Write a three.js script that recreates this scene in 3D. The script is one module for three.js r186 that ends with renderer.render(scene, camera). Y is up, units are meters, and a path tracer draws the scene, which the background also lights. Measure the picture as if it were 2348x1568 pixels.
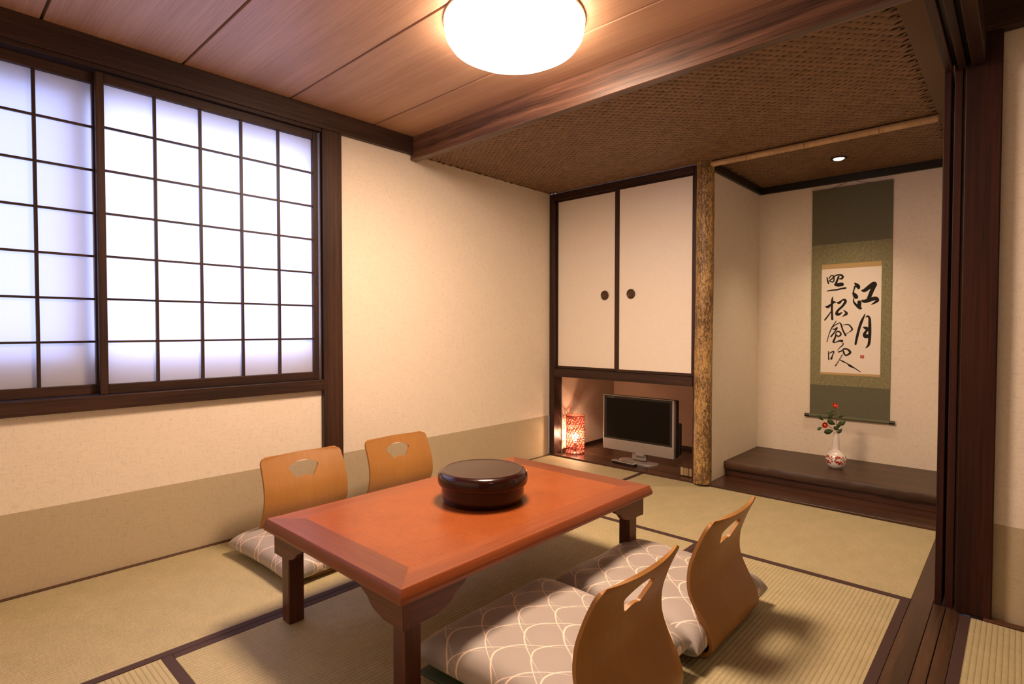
import * as THREE from 'three';
import { RoundedBoxGeometry } from 'three/addons/geometries/RoundedBoxGeometry.js';
import { mergeGeometries, mergeVertices, toCreasedNormals } from 'three/addons/utils/BufferGeometryUtils.js';
import { RectAreaLightUniformsLib } from 'three/addons/lights/RectAreaLightUniformsLib.js';
import { Brush, Evaluator, SUBTRACTION } from 'three-bvh-csg';

// ---------------------------------------------------------------- camera, daylight, exposure
RectAreaLightUniformsLib.init();
const scene = new THREE.Scene();
const camera = new THREE.PerspectiveCamera(63.352, 2348 / 1568, 0.05, 60);
camera.position.set(2.882, 1.05, 3.595);
camera.rotation.set(-0.0243, 0.7424, 0.0006, 'YXZ');
const renderer = new THREE.WebGLRenderer();
renderer.toneMapping = THREE.LinearToneMapping;
renderer.toneMappingExposure = 1.0;
renderer.shadowMap.enabled = true;
scene.background = new THREE.Color().setRGB(2.65, 2.95, 5.2);       // overcast daylight outside the paper window

const WARM = new THREE.Color().setRGB(1, 0.66, 0.44);
const ROOM_LAMP = 90, ROOM_GLOW = 26, NEXT_LAMP = 3, SPOT = 3.0, ALCOVE = 0.9;

// ---------------------------------------------------------------- helpers
let seed = 20240611;
const rnd = () => { seed |= 0; seed = (seed + 0x6D2B79F5) | 0; let t = Math.imul(seed ^ (seed >>> 15), 1 | seed); t = (t + Math.imul(t ^ (t >>> 7), 61 | t)) ^ t; return ((t ^ (t >>> 14)) >>> 0) / 4294967296; };
const rr = (a, b) => a + (b - a) * rnd();
const hash = (x, y, s) => { let h = Math.imul(x, 374761393) ^ Math.imul(y, 668265263) ^ Math.imul(s, 2147483647 ^ 0x5bd1e995); h = Math.imul(h ^ (h >>> 13), 1274126177); return ((h ^ (h >>> 16)) >>> 0) / 4294967296; };
const sm = t => t * t * (3 - 2 * t);
const mod = (a, n) => ((a % n) + n) % n;
function vn(x, y, px, py, s) {                                    // tileable value noise
  const xi = Math.floor(x), yi = Math.floor(y), fx = sm(x - xi), fy = sm(y - yi);
  const a = hash(mod(xi, px), mod(yi, py), s), b = hash(mod(xi + 1, px), mod(yi, py), s), c = hash(mod(xi, px), mod(yi + 1, py), s), d = hash(mod(xi + 1, px), mod(yi + 1, py), s);
  return (a + (b - a) * fx) * (1 - fy) + (c + (d - c) * fx) * fy;
}
const fbm = (u, v, fu, fv, s, o = 3) => { let t = 0, a = .5, n = 0; for (let k = 0; k < o; k++) { t += a * vn(u * fu, v * fv, fu, fv, s + k); n += a; a *= .5; fu *= 2; fv *= 2; } return t / n; };
const clamp = (x, a = 0, b = 1) => Math.min(b, Math.max(a, x));
const enc = c => Math.round(255 * Math.pow(clamp(c), 1 / 2.2));
function tex(w, h, size, f, srgb = true) {                        // f(u, v) -> linear rgb or a height; size in metres
  const d = new Uint8Array(w * h * 4);
  for (let j = 0; j < h; j++) for (let i = 0; i < w; i++) {
    const c = f(i / w, j / h), k = 4 * (j * w + i);
    if (srgb) { d[k] = enc(c[0]); d[k + 1] = enc(c[1]); d[k + 2] = enc(c[2]); } else d[k] = d[k + 1] = d[k + 2] = Math.round(255 * clamp(c));
    d[k + 3] = 255;
  }
  const t = new THREE.DataTexture(d, w, h);
  t.wrapS = t.wrapT = THREE.RepeatWrapping; t.magFilter = THREE.LinearFilter; t.minFilter = THREE.LinearMipmapLinearFilter; t.generateMipmaps = true;
  if (srgb) t.colorSpace = THREE.SRGBColorSpace;
  t.repeat.set(1 / size[0], 1 / size[1]); t.needsUpdate = true;
  return t;
}
const lerp3 = (a, b, t) => a.map((x, i) => x + (b[i] - x) * t);
const col = (r, g, b) => new THREE.Color().setRGB(r, g, b);
const std = o => new THREE.MeshStandardMaterial(o);
const phy = o => new THREE.MeshPhysicalMaterial(o);

function woodTex(dark, light, { fu = 3, fv = 48, s = 1, w = 1024, h = 512, size = [1.6, .4], fine = .35, sharp = 1.3 } = {}) {
  return tex(w, h, size, (u, v) => {
    const warp = .05 * (fbm(u, v, 3, 4, s + 9) - .5);
    const a = fbm(u, v + warp, fu, fv, s, 3), b = fbm(u, v + warp * .5, fu * 8, fv * 5, s + 20, 2), big = fbm(u, v + warp * 2, 2, 7, s + 40, 2);
    const t = clamp(Math.pow(clamp(.5 * a + .5 * big + fine * (b - .5)), sharp));
    return lerp3(dark, light, clamp((t - .25) * 1.9));
  });
}

// ---------------------------------------------------------------- materials
const tDark = woodTex([.018, .0072, .0045], [.066, .027, .015], { s: 3 });
const M = {};
M.dark = phy({ map: tDark, roughness: .44, specularIntensity: .6 });
M.darkMatte = std({ map: tDark, roughness: .55 });
M.red = phy({ map: woodTex([.016, .0030, .0016], [.046, .0095, .005], { s: 5 }), roughness: .5, specularIntensity: .45 });
M.beam = std({ map: woodTex([.045, .020, .012], [.225, .105, .062], { s: 7, fu: 2, fv: 26 }), roughness: .34 });
M.board = std({ map: woodTex([.034, .015, .0065], [.095, .041, .017], { s: 11, fv: 30 }), roughness: .42 });
M.alcoveFloor = std({ map: woodTex([.034, .012, .006], [.09, .034, .016], { s: 13, fv: 30 }), roughness: .25 });
M.ceiling = std({ map: woodTex([.38, .205, .118], [.50, .295, .18], { s: 17, fu: 2, fv: 120, fine: .7, sharp: 1, h: 1024, size: [1.8, .5] }), roughness: .5 });
M.groove = std({ color: col(.12, .055, .03), roughness: .7 });
M.ply = std({ map: woodTex([.345, .155, .031], [.385, .178, .038], { s: 19, fu: 2, fv: 14, fine: .5, sharp: 1, size: [1, .6] }), roughness: .45 });
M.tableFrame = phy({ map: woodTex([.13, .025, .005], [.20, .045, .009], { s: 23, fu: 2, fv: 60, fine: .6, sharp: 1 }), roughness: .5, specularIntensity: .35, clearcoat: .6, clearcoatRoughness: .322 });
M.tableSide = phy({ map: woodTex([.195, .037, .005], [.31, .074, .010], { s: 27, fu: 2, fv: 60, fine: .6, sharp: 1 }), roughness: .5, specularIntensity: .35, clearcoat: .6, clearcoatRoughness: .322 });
M.tablePanel = phy({ map: tex(1024, 1024, [.8, .8], (u, v) => { const a = fbm(u, v, 8, 8, 31, 3), b = fbm(u, v, 60, 200, 37, 2), c = fbm(u, v, 200, 60, 39, 1); return lerp3([.20, .038, .004], [.37, .090, .010], clamp(.45 * a + .3 * b + .25 * c)); }), roughness: .5, specularIntensity: .35, clearcoat: .5, clearcoatRoughness: .26 });
M.tableLeg = phy({ map: woodTex([.06, .011, .004], [.15, .034, .011], { s: 29 }), roughness: .45, clearcoat: .15, clearcoatRoughness: .3 });
const fibre = (s, base, amp) => tex(1024, 1024, [.7, .7], (u, v) => {
  const a = fbm(u, v, 12, 12, s, 3) - .5, b = fbm(u, v, 256, 180, s + 5, 1) - .5, c = Math.max(0, fbm(u, v, 40, 150, s + 9, 2) - .62) + Math.max(0, fbm(u, v, 150, 40, s + 12, 2) - .62);
  const k = 1 + amp * (a * .10 + b * .22 - c * 1.1); return base.map(x => x * k);
});
const wallBump = tex(512, 512, [.35, .35], (u, v) => .5 * fbm(u, v, 90, 90, 51, 2) + .5 * fbm(u, v, 24, 60, 55, 2), false);
M.plaster = std({ map: fibre(41, [.82, .745, .63], .30), bumpMap: wallBump, bumpScale: .0004, roughness: .9 });
M.dado = std({ map: fibre(61, [.50, .42, .285], .32), bumpMap: wallBump, bumpScale: .0004, roughness: .9 });
M.alcoveWall = std({ map: fibre(71, [.55, .42, .33], .25), bumpMap: wallBump, bumpScale: .0004, roughness: .9 });
M.fusuma = std({ map: fibre(81, [.84, .79, .72], .12), roughness: .85 });
const tatTex = s => tex(512, 1024, [.24, .48], (u, v) => {        // ribs run along u, 32 of 15 mm across v
  const rib = Math.abs(mod(v * 32, 1) - .5) * 2, row = Math.floor(v * 32), strand = hash(Math.floor(u * 170), row, s), a = fbm(u, v, 6, 6, s, 3), st = fbm(u, v, 10, 128, s + 3, 2);
  const k = .70 + .36 * Math.sqrt(1 - .9 * Math.pow(rib, 3)) + .14 * (strand - .5) + .07 * (a - .5) + .12 * (st - .5);
  return lerp3([.40, .36, .20], [.45, .385, .225], a).map(x => x * k);
});
const tatBump = tex(512, 1024, [.24, .48], (u, v) => { const rib = Math.abs(mod(v * 32, 1) - .5) * 2, row = Math.floor(v * 32); return .72 * Math.sqrt(clamp(1 - rib * rib)) + .28 * hash(Math.floor(u * 170), row, 7); }, false);
M.tatami = std({ map: tatTex(91), bumpMap: tatBump, bumpScale: .0022, roughness: .62 });
M.heri = std({ map: tex(256, 64, [.12, .03], (u, v) => { const k = .8 + .4 * vn(u * 90, v * 24, 90, 24, 101); return [.046 * k, .019 * k, .017 * k]; }), roughness: .7 });
M.yose = std({ color: col(.075, .03, .014), roughness: .5 });
M.paper = phy({ color: col(.93, .93, .93), transmission: .7, roughness: 1, thickness: 0 });
M.alu = std({ color: col(.42, .43, .45), metalness: .7, roughness: .45 });
M.ajiro = std({ map: woodTex([.145, .078, .034], [.25, .138, .064], { s: 111, w: 512, h: 256, size: [.3, .08], fv: 20 }), roughness: .55 });
M.soffit = std({ color: col(.13, .082, .042), roughness: .8 });
M.bamboo = std({ map: woodTex([.42, .27, .11], [.58, .40, .19], { s: 121, fu: 2, fv: 30, sharp: 1, w: 512, h: 256 }), roughness: .4 });
M.black = std({ color: col(.012, .010, .010), roughness: .4 });

// ---------------------------------------------------------------- geometry helpers
function boxUV(g, grain, jitter = true) {                         // uv in metres, u along the grain
  const p = g.attributes.position, n = p.count, uv = new Float32Array(2 * n), a = new THREE.Vector3(), b = new THREE.Vector3(), c = new THREE.Vector3();
  const ou = jitter ? rnd() * 3 : 0, ov = jitter ? rnd() * 3 : 0, gi = 'xyz'.indexOf(grain);
  for (let i = 0; i < n; i += 3) {
    a.fromBufferAttribute(p, i); b.fromBufferAttribute(p, i + 1); c.fromBufferAttribute(p, i + 2);
    const nn = b.clone().sub(a).cross(c.clone().sub(a)), m = [Math.abs(nn.x), Math.abs(nn.y), Math.abs(nn.z)], k = m.indexOf(Math.max(...m));
    let ax = [0, 1, 2].filter(q => q !== k); if (ax[1] === gi) ax = [ax[1], ax[0]];
    [a, b, c].forEach((q, j) => { const v = q.toArray(); uv[2 * (i + j)] = v[ax[0]] + ou; uv[2 * (i + j) + 1] = v[ax[1]] + ov; });
  }
  g.setAttribute('uv', new THREE.BufferAttribute(uv, 2));
  return g;
}
function blk(x0, x1, y0, y1, z0, z1, { bev = .0025, grain, jitter = true } = {}) {
  const w = x1 - x0, h = y1 - y0, d = z1 - z0, r = Math.min(bev, w / 2.5, h / 2.5, d / 2.5);
  let g = r > 0 ? new RoundedBoxGeometry(w, h, d, 1, r) : new THREE.BoxGeometry(w, h, d);
  if (g.index) g = g.toNonIndexed();
  g.translate((x0 + x1) / 2, (y0 + y1) / 2, (z0 + z1) / 2);
  return boxUV(g, grain || (w >= h && w >= d ? 'x' : h >= d ? 'y' : 'z'), jitter);
}
const flat = (...a) => blk(...a.slice(0, 6), { bev: 0, jitter: false, ...(a[6] || {}) });
const names = {};
const numbered = n => { const k = names[n] = (names[n] ?? -1) + 1; return k ? `${n}_${String(k).padStart(3, '0')}` : n; };
function part(name, geo, mat, parent) {
  const m = new THREE.Mesh(geo, mat); m.name = name;
  if (parent) { const o = new THREE.Vector3(); for (let p = parent; p && p !== scene; p = p.parent) o.add(p.position); if (!parent.userData.local) geo.translate(-o.x, -o.y, -o.z); parent.add(m); }
  return m;
}
function thing(name, label, category, at = [0, 0, 0], group) {
  const g = new THREE.Group(); g.name = numbered(name); g.position.set(...at); g.userData = { label, category }; if (group) g.userData.group = group; scene.add(g); return g;
}
function single(name, geo, mat, label, category, at = [0, 0, 0], group) {
  geo.translate(-at[0], -at[1], -at[2]);
  const m = new THREE.Mesh(geo, mat); m.name = numbered(name); m.position.set(...at); m.userData = { label, category }; if (group) m.userData.group = group; scene.add(m); return m;
}
function struct(name, label, category) { const g = new THREE.Group(); g.name = name; g.userData = { label, category, kind: 'structure' }; scene.add(g); return g; }
function structMesh(name, geo, mat, label, category) { const m = new THREE.Mesh(geo, mat); m.name = name; m.userData = { label, category, kind: 'structure' }; scene.add(m); return m; }
const lathe = (pts, n = 64) => new THREE.LatheGeometry(pts.map(p => new THREE.Vector2(p[0], p[1])), n);
const smooth = pts => new THREE.CatmullRomCurve3(pts.map(p => new THREE.Vector3(p[0], p[1], p[2] || 0)));
const tube = (pts, r, seg = 24, rad = 8) => new THREE.TubeGeometry(smooth(pts), seg, r, rad, false);

// measured levels
const CEIL = 2.2614, BASKET = 2.152, BEAM0 = 1.364, BEAM1 = 1.414, NEAR = 3.78, XR = 2.655, ZP = .965, DADO = .3285;
const TOKO_X = 1.35, TOKO_Z = -.966, ALC_Z = -.908;

// ---------------------------------------------------------------- floor
const floor = struct('floor', 'tatami floor with dark cloth borders between the mats', 'floor');
part('subfloor', flat(-.15, 5.3, -.12, -.05, -1.1, 5.1), M.darkMatte, floor);
function mat(x0, x1, z0, z1, along, edges) {                      // edges: the long sides that carry a cloth border
  const h = .031, e = edges.split(''); let g = blk(x0, x1, -.05, 0, z0, z1, { bev: .002, grain: along });
  const m = part('tatami_mat', g, M.tatami, floor);
  for (const s of e) {
    const b = s === 'l' ? [x0, x0 + h, z0, z1] : s === 'r' ? [x1 - h, x1, z0, z1] : s === 'b' ? [x0, x1, z0, z0 + h] : [x0, x1, z1 - h, z1];
    part('cloth_border', blk(b[0] + .0003, b[1] - .0003, -.02, .0014, b[2] + .0003, b[3] - .0003, { bev: .001, grain: along }), M.heri, m);
  }
}
mat(.02, .884, .006, 1.95, 'z', 'r'); mat(.02, .884, 1.953, NEAR, 'z', 'r');
mat(.886, 2.586, .006, 1.008, 'x', 'f');
mat(.886, 1.752, 1.010, 3.038, 'z', 'lr'); mat(1.754, 2.586, 1.010, 3.038, 'z', 'lr');
mat(.886, 2.586, 3.040, NEAR, 'x', 'b');
mat(2.735, 3.60, 1.0, 2.8, 'z', 'lr'); mat(2.735, 3.60, 2.803, 5.0, 'z', 'lr'); mat(3.603, 5.2, 1.0, 1.86, 'x', 'f'); mat(3.603, 5.2, 1.863, 2.72, 'x', 'f'); mat(3.603, 5.2, 2.723, 5.0, 'x', 'b');
part('wall_strip', blk(0, .019, -.05, .004, .0, NEAR), M.yose, floor);
part('wall_strip', blk(2.80, 5.2, -.05, .006, .966, .999), M.yose, floor);
part('edge_board', blk(2.587, XR - .001, -.05, .002, -.966, NEAR, { grain: 'z' }), M.board, floor);
part('sill_rail', blk(XR, 2.692, -.05, .002, ZP, 4.4, { grain: 'z' }), M.board, floor);
part('sill_rail', blk(2.6935, 2.7335, -.05, .0, ZP, 4.4, { grain: 'z' }), M.board, floor);

// ---------------------------------------------------------------- ceiling of the room
const ceiling = struct('ceiling', 'board ceiling of pale brown wood with narrow dark joints', 'ceiling');
part('backing', flat(-.15, 5.3, CEIL + .014, CEIL + .08, BEAM0 - .02, 5.1), M.groove, ceiling);
const joints = [BEAM1 - .02, 1.695, 2.21, 2.72, 3.22, NEAR];
for (let k = 0; k < 5; k++) part('ceiling_board', blk(0, 2.70, CEIL, CEIL + .016, joints[k] + (k ? .0055 : 0), joints[k + 1] - .0055, { bev: .002, grain: 'x' }), M.ceiling, ceiling);
part('ceiling_board', blk(2.76, 5.2, CEIL + .03, CEIL + .06, .95, 5.0, { grain: 'x' }), M.ceiling, ceiling);

// woven ceiling over the back of the room and the alcove
const low = struct('ceiling_1', 'low dark ceiling of woven bark strips in front of the alcove', 'ceiling');
part('backing', flat(0, 2.56, BASKET + .006, BASKET + .05, -.02, BEAM0 + .01), M.soffit, low);
part('side_board', blk(2.552, XR + .02, BASKET - .004, BASKET + .05, -.966, BEAM0 + 2.4, { grain: 'z' }), M.soffit, low);
const low2 = struct('ceiling_2', 'dark woven ceiling inside the alcove', 'ceiling');
part('backing', flat(TOKO_X - .02, 2.56, BASKET + .006, BASKET + .05, -1.0, -.02), M.soffit, low2);
const LX = .050, LZ = .021;
function strip() {                                                // one bowed strip of bark between two crossings
  const g = new THREE.BoxGeometry(LX * 1.10, .002, LZ * 1.06, 6, 1, 2), p = g.attributes.position;
  for (let i = 0; i < p.count; i++) { const t = p.getX(i) / LX * 2, v = p.getZ(i) / LZ * 2; p.setY(i, p.getY(i) - .0046 * (1 - t * t) - .0026 * (1 - v * v)); }
  g.computeVertexNormals(); return g;
}
function weave(parent, x0, x1, z0, z1) {
  const items = []; let row = 0;
  for (let z = z0 + LZ / 2; z < z1 - LZ / 3; z += LZ, row++) for (let x = x0 - LX * ((row * .38) % 1) + rr(-.004, .004); x < x1; x += LX) if (x > x0 + LX / 2 && x < x1 - LX / 2) items.push([x, z]);
  const im = new THREE.InstancedMesh(strip(), M.ajiro, items.length), q = new THREE.Matrix4(), e = new THREE.Euler(), c = new THREE.Color();
  items.forEach(([x, z], i) => {
    q.makeRotationFromEuler(e.set(rr(-.06, .06), rr(-.10, .10), rr(-.04, .04))); q.setPosition(x, BASKET + .004, z); im.setMatrixAt(i, q);
    const k = rr(.8, 1.15); im.setColorAt(i, c.setRGB(k, k * rr(.96, 1.02), k * rr(.92, 1.02)));
  });
  im.name = 'woven_strips'; im.userData.kind = 'stuff'; parent.add(im);
}
weave(low, .0, 2.56, .0, BEAM0);
weave(low2, TOKO_X, 2.56, -.966, -.0);

// ---------------------------------------------------------------- walls
const WT = -.14;                                                  // outer face of the window wall
const wl = struct('wall_left', 'cream papered wall with a tan band along its foot', 'wall');
part('plaster', flat(WT, 0, DADO, 2.34, -1.06, 2.033), M.plaster, wl);
part('plaster', flat(WT, 0, DADO, .71, 2.033, NEAR), M.plaster, wl);
part('plaster', flat(WT, 0, 2.17, 2.34, 2.033, NEAR), M.plaster, wl);
part('lower_band', flat(WT, .0012, -.02, DADO, .0, NEAR), M.dado, wl);
const wn = struct('wall_near', 'cream papered wall beside the sliding doors', 'wall');
part('plaster', flat(-.14, 2.62, DADO, 2.34, NEAR, NEAR + .12), M.plaster, wn);
part('lower_band', flat(-.14, 2.62, -.02, DADO, NEAR - .001, NEAR + .12), M.dado, wn);
const wb = struct('wall_back', 'cream papered back and side walls of the scroll alcove', 'wall');
part('back_panel', flat(TOKO_X - .06, 2.76, -.02, 2.34, TOKO_Z - .1, TOKO_Z), M.plaster, wb);
part('side_panel', flat(TOKO_X - .06, TOKO_X, -.02, 2.2, TOKO_Z, -.005), M.plaster, wb);
const wr = struct('wall_right', 'partition behind the post and above the sliding-door track', 'wall');
part('plaster', flat(2.695, 2.76, -.02, 2.34, TOKO_Z, ZP - .03), M.plaster, wr);
part('plaster', flat(2.67, 2.755, 2.05, 2.34, ZP - .03, 4.4), M.plaster, wr);
const wx = struct('wall_next', 'cream papered wall of the next room with a tan band', 'wall');
part('plaster', flat(2.76, 5.3, .345, 2.34, .84, .95), M.plaster, wx);
part('lower_band', flat(2.76, 5.3, -.02, .345, .84, .951), M.dado, wx);
const wy = struct('wall_far_side', 'cream papered outer walls of the next room', 'wall');
part('plaster', flat(5.2, 5.3, -.02, 2.4, .95, 5.1), M.plaster, wy);
part('plaster', flat(2.5, 5.2, -.02, 2.4, 5.0, 5.1), M.plaster, wy);
part('plaster', flat(2.52, 2.735, -.02, 2.4, 4.4, 5.0), M.plaster, wy);
part('plaster', flat(2.5, 2.62, -.02, 2.4, NEAR + .12, 4.4), M.plaster, wy);

// ---------------------------------------------------------------- timber of the room
const trim = (n, geo, m, label, cat) => structMesh(`trim_${n}`, geo, m, label, cat);
trim(1, blk(0, .032, 2.152, CEIL, BEAM1, NEAR, { bev: .003 }), M.dark, 'dark wooden moulding along the top of the window wall', 'moulding');
trim(2, blk(0, .03, .004, 2.152, 1.915, 2.034, { bev: .004 }), M.dark, 'dark wooden post between the window and the plain wall', 'post');
trim(3, blk(.001, 2.70, 2.118, CEIL, BEAM0, BEAM1, { bev: .004 }), M.beam, 'long dark wooden beam across the ceiling below the round lamp', 'beam');
trim(4, blk(WT - .01, .022, 2.134, 2.17, 2.034, NEAR, { bev: .002 }), M.dark, 'dark head track above the paper window screens', 'window track');
trim(5, blk(WT - .01, .034, .706, .766, 2.034, NEAR, { bev: .003 }), M.dark, 'dark wooden sill under the paper window screens', 'sill');
trim(6, blk(2.72, 2.822, .0, 2.3, .86, ZP + .018, { bev: .004, grain: 'y' }), M.red, 'wide dark red-brown post at the sliding-door opening', 'post');
const kam = struct('trim_7', 'grooved dark lintel track over the sliding-door opening', 'lintel');
part('track_rail', blk(2.658, 2.684, 2.0, 2.10, ZP, 4.4, { grain: 'z' }), M.dark, kam);
part('track_rail', blk(2.699, 2.722, 2.0, 2.10, ZP, 4.4, { grain: 'z' }), M.dark, kam);
part('track_rail', blk(2.737, 2.775, 1.995, 2.10, ZP, 4.4, { grain: 'z' }), M.dark, kam);
part('track_bed', blk(2.66, 2.77, 2.02, 2.11, ZP, 4.4, { grain: 'z' }), M.black, kam);
trim(8, blk(2.74, 5.2, 2.10, 2.34, .93, 1.0, { bev: .004 }), M.dark, 'dark wooden beam over the wall of the next room', 'beam');
trim(9, blk(2.60, 2.735, 0, 2.3, NEAR, NEAR + .12, { bev: .004, grain: 'y' }), M.red, 'dark wooden post at the near end of the sliding-door opening', 'post');

// sliding doors pushed back against the post: only their edges face the viewer
function slider(n, x0, x1, zf, label) {
  const d = struct(`door_${n}`, label, 'sliding door');
  part('front_stile', blk(x0, x1, .004, 2.03, zf - .03, zf, { bev: .003, grain: 'y' }), M.red, d);
  part('rear_stile', blk(x0, x1, .004, 2.03, .02, .05, { grain: 'y' }), M.red, d);
  part('top_rail', blk(x0, x1, 1.98, 2.03, .05, zf - .03), M.red, d);
  part('bottom_rail', blk(x0, x1, .004, .07, .05, zf - .03), M.red, d);
  part('door_panel', flat(x0 + .004, x1 - .004, .07, 1.98, .05, zf - .03), M.fusuma, d);
}
slider(1, 2.657, 2.680, ZP + .006, 'edge of the outer sliding door, nearest the alcove');
slider(2, 2.688, 2.713, ZP + .006, 'edge of the inner sliding door, against the wide post');

// ---------------------------------------------------------------- window with paper screens
function shoji(n, x, z0, z1, label, cols, pull) {                 // x: face of the frame
  const s = struct(`window_${n}`, label, 'paper screen'), t = .026, st = .030, y0 = .768, y1 = 2.131, yb = .810, yt = 2.088;
  part('stile', blk(x - t, x, y0, y1, z0, z0 + st, { grain: 'y' }), M.dark, s);
  part('stile', blk(x - t, x, y0, y1, z1 - st, z1, { grain: 'y' }), M.dark, s);
  part('rail', blk(x - t, x, yt, y1, z0 + st, z1 - st, { grain: 'z' }), M.dark, s);
  part('rail', blk(x - t, x, y0, yb, z0 + st, z1 - st, { grain: 'z' }), M.dark, s);
  const a = z0 + st, b = z1 - st, cw = (b - a) / cols, rh = (yt - yb) / 7;
  for (let i = 1; i < cols; i++) part('upright_bar', blk(x - .022, x - .006, yb, yt, a + i * cw - .006, a + i * cw + .006, { bev: .001, grain: 'y' }), M.dark, s);
  for (let j = 1; j < 7; j++) part('cross_bar', blk(x - .020, x - .008, yb + j * rh - .0046, yb + j * rh + .0046, a, b, { bev: .001, grain: 'z' }), M.dark, s);
  for (let i = 0; i < cols; i++) for (let j = 0; j < 7; j++) {
    const g = new THREE.PlaneGeometry(cw, rh); g.rotateY(Math.PI / 2); g.translate(x - .0225, yb + (j + .5) * rh, a + (i + .5) * cw);
    part('paper_pane', g, M.paper, s);
  }
  if (pull) part('finger_pull', blk(x - .004, x + .0015, 1.285, 1.345, z0 + .010, z0 + .022, { bev: .003 }), M.black, s);
}
trim(12, blk(WT, -.032, .766, 2.134, 2.030, 2.052, { grain: 'y' }), M.dark, 'dark jamb strip behind the right edge of the paper screen', 'jamb');
shoji(1, .004, 2.046, 3.046, 'paper window screen of five columns, its frame in front', 5, true);
shoji(2, -.030, 3.022, 4.022, 'rear paper window screen at the left edge', 5, false);
const ow = struct('window_3', 'outer metal-framed window behind the paper screens', 'window');
for (const [z0, z1] of [[2.034, 2.075], [3.055, 3.125], [3.74, 3.78]]) part('frame_upright', blk(-.125, -.085, .77, 2.13, z0, z1, { grain: 'y' }), M.alu, ow);
part('glass_pane', flat(-.122, -.120, .86, 2.06, 2.075, 3.055), phy({ color: col(.97, .98, 1), transmission: 1, roughness: 0, thickness: 0 }), ow);
part('insect_screen', flat(-.128, -.1265, .86, 2.06, 3.125, 3.74), phy({ color: col(.66, .68, .72), transmission: 1, roughness: 0, thickness: 0, specularIntensity: .1 }), ow);
part('frame_rail', blk(-.14, -.10, .77, .93, 2.034, NEAR, { grain: 'z' }), M.alu, ow);
part('frame_rail', blk(-.14, -.10, 2.02, 2.13, 2.034, NEAR, { grain: 'z' }), M.alu, ow);

// ---------------------------------------------------------------- built-in cupboard above the television niche
const cup = thing('wall_cupboard', 'built-in cupboard with two white sliding doors above the television niche', 'cupboard', [.62, .655, -.05]);
part('side_frame', blk(.0, .052, .0135, BASKET, -.11, -.004, { grain: 'y' }), M.dark, cup);
part('side_frame', blk(1.243, 1.275, .0135, BASKET, -.06, -.012, { grain: 'y' }), M.dark, cup);
part('top_rail', blk(.052, 1.243, 2.098, BASKET, -.09, -.008), M.dark, cup);
part('bottom_rail', blk(.052, 1.243, .655, .722, -.09, -.006), M.dark, cup);
part('niche_soffit', flat(.0, 1.29, .69, .72, ALC_Z, -.09), M.alcoveWall, cup);
part('body', flat(.0, 1.29, .722, 2.2, -.16, -.092), M.darkMatte, cup);
function cupDoor(x0, x1, z, hx, ws = .018, wl2 = .018) {
  const d = part('sliding_door', flat(x0 + wl2 - .002, x1 - ws + .002, .742, 2.085, z - .02, z - .004), M.fusuma, cup);
  part('door_stile', blk(x0, x0 + wl2, .724, 2.097, z - .024, z, { grain: 'y' }), M.dark, d);
  part('door_stile', blk(x1 - ws, x1, .724, 2.097, z - .024, z, { grain: 'y' }), M.dark, d);
  part('door_rail', blk(x0 + wl2, x1 - ws, .724, .744, z - .024, z), M.dark, d);
  part('door_rail', blk(x0 + wl2, x1 - ws, 2.085, 2.097, z - .024, z), M.dark, d);
  const ring = lathe([[.032, -.001], [.0355, .002], [.0335, .004], [.030, .002], [.029, -.0035], [.015, -.0045], [.0001, -.005]], 40); ring.rotateX(Math.PI / 2); ring.translate(hx, 1.306, z + .0022);
  part('round_finger_pull', ring, std({ color: col(.09, .05, .032), metalness: .5, roughness: .38 }), d).userData.label = 'round dark metal finger pull';
}
cupDoor(.048, .664, -.036, .520, .058); cupDoor(.638, 1.248, -.012, .762, .018, .023);

const nic = struct('wall_niche', 'brown papered walls of the television niche', 'wall');
part('back_panel', flat(-.14, TOKO_X - .05, -.02, .70, ALC_Z - .08, ALC_Z), M.alcoveWall, nic);
part('side_panel', flat(-.1, .058, -.02, .70, ALC_Z, -.105), M.alcoveWall, nic);
part('side_panel', flat(1.285, 1.31, -.02, .70, ALC_Z, -.03), M.alcoveWall, nic);
part('skirting', blk(.058, .066, .012, .042, ALC_Z, -.11), M.dark, nic);
part('skirting', blk(.066, 1.285, .012, .042, ALC_Z, ALC_Z + .009), M.dark, nic);
part('niche_floor', blk(.0, 1.30, -.05, .0125, ALC_Z, .004, { bev: .003 }), M.alcoveFloor, nic);

// ---------------------------------------------------------------- scroll alcove: boards, pillar, bamboo
const tok = struct('trim_10', 'dark raised wooden platform of the scroll alcove', 'platform');
part('lower_board', blk(TOKO_X - .05, 2.66, -.05, .0125, -.34, .004, { bev: .003 }), M.alcoveFloor, tok);
part('front_board', blk(TOKO_X, 2.66, .0125, .064, -.34, -.315), M.alcoveFloor, tok);
{ // platform plank with a natural, uneven front edge
  const n = 80, g = new THREE.BoxGeometry(2.66 - TOKO_X, .05, .68, n, 4, 8), p = g.attributes.position;
  for (let i = 0; i < p.count; i++) {
    const x = p.getX(i), y = p.getY(i), z = p.getZ(i);
    if (z > .33) { const w = .007 * (fbm(x * .35 + .5, .2, 14, 4, 131, 3) - .5) + .003 * (fbm(x * .35 + .5, y * 3 + .5, 40, 9, 133, 2) - .5); p.setZ(i, z + 2 * w - .005 * Math.pow(Math.abs(y / .025), 5)); }
  }
  g.computeVertexNormals(); g.translate((2.66 + TOKO_X) / 2, .088, -.289 - .34);
  part('platform_plank', boxUV(toCreasedNormals(g, .7), 'x'), M.board, tok);
}
const tokTrim = struct('trim_11', 'black moulding round the top of the scroll alcove', 'moulding');
part('back_moulding', blk(TOKO_X, 2.66, 2.098, BASKET, TOKO_Z, TOKO_Z + .022), M.black, tokTrim);
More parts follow.
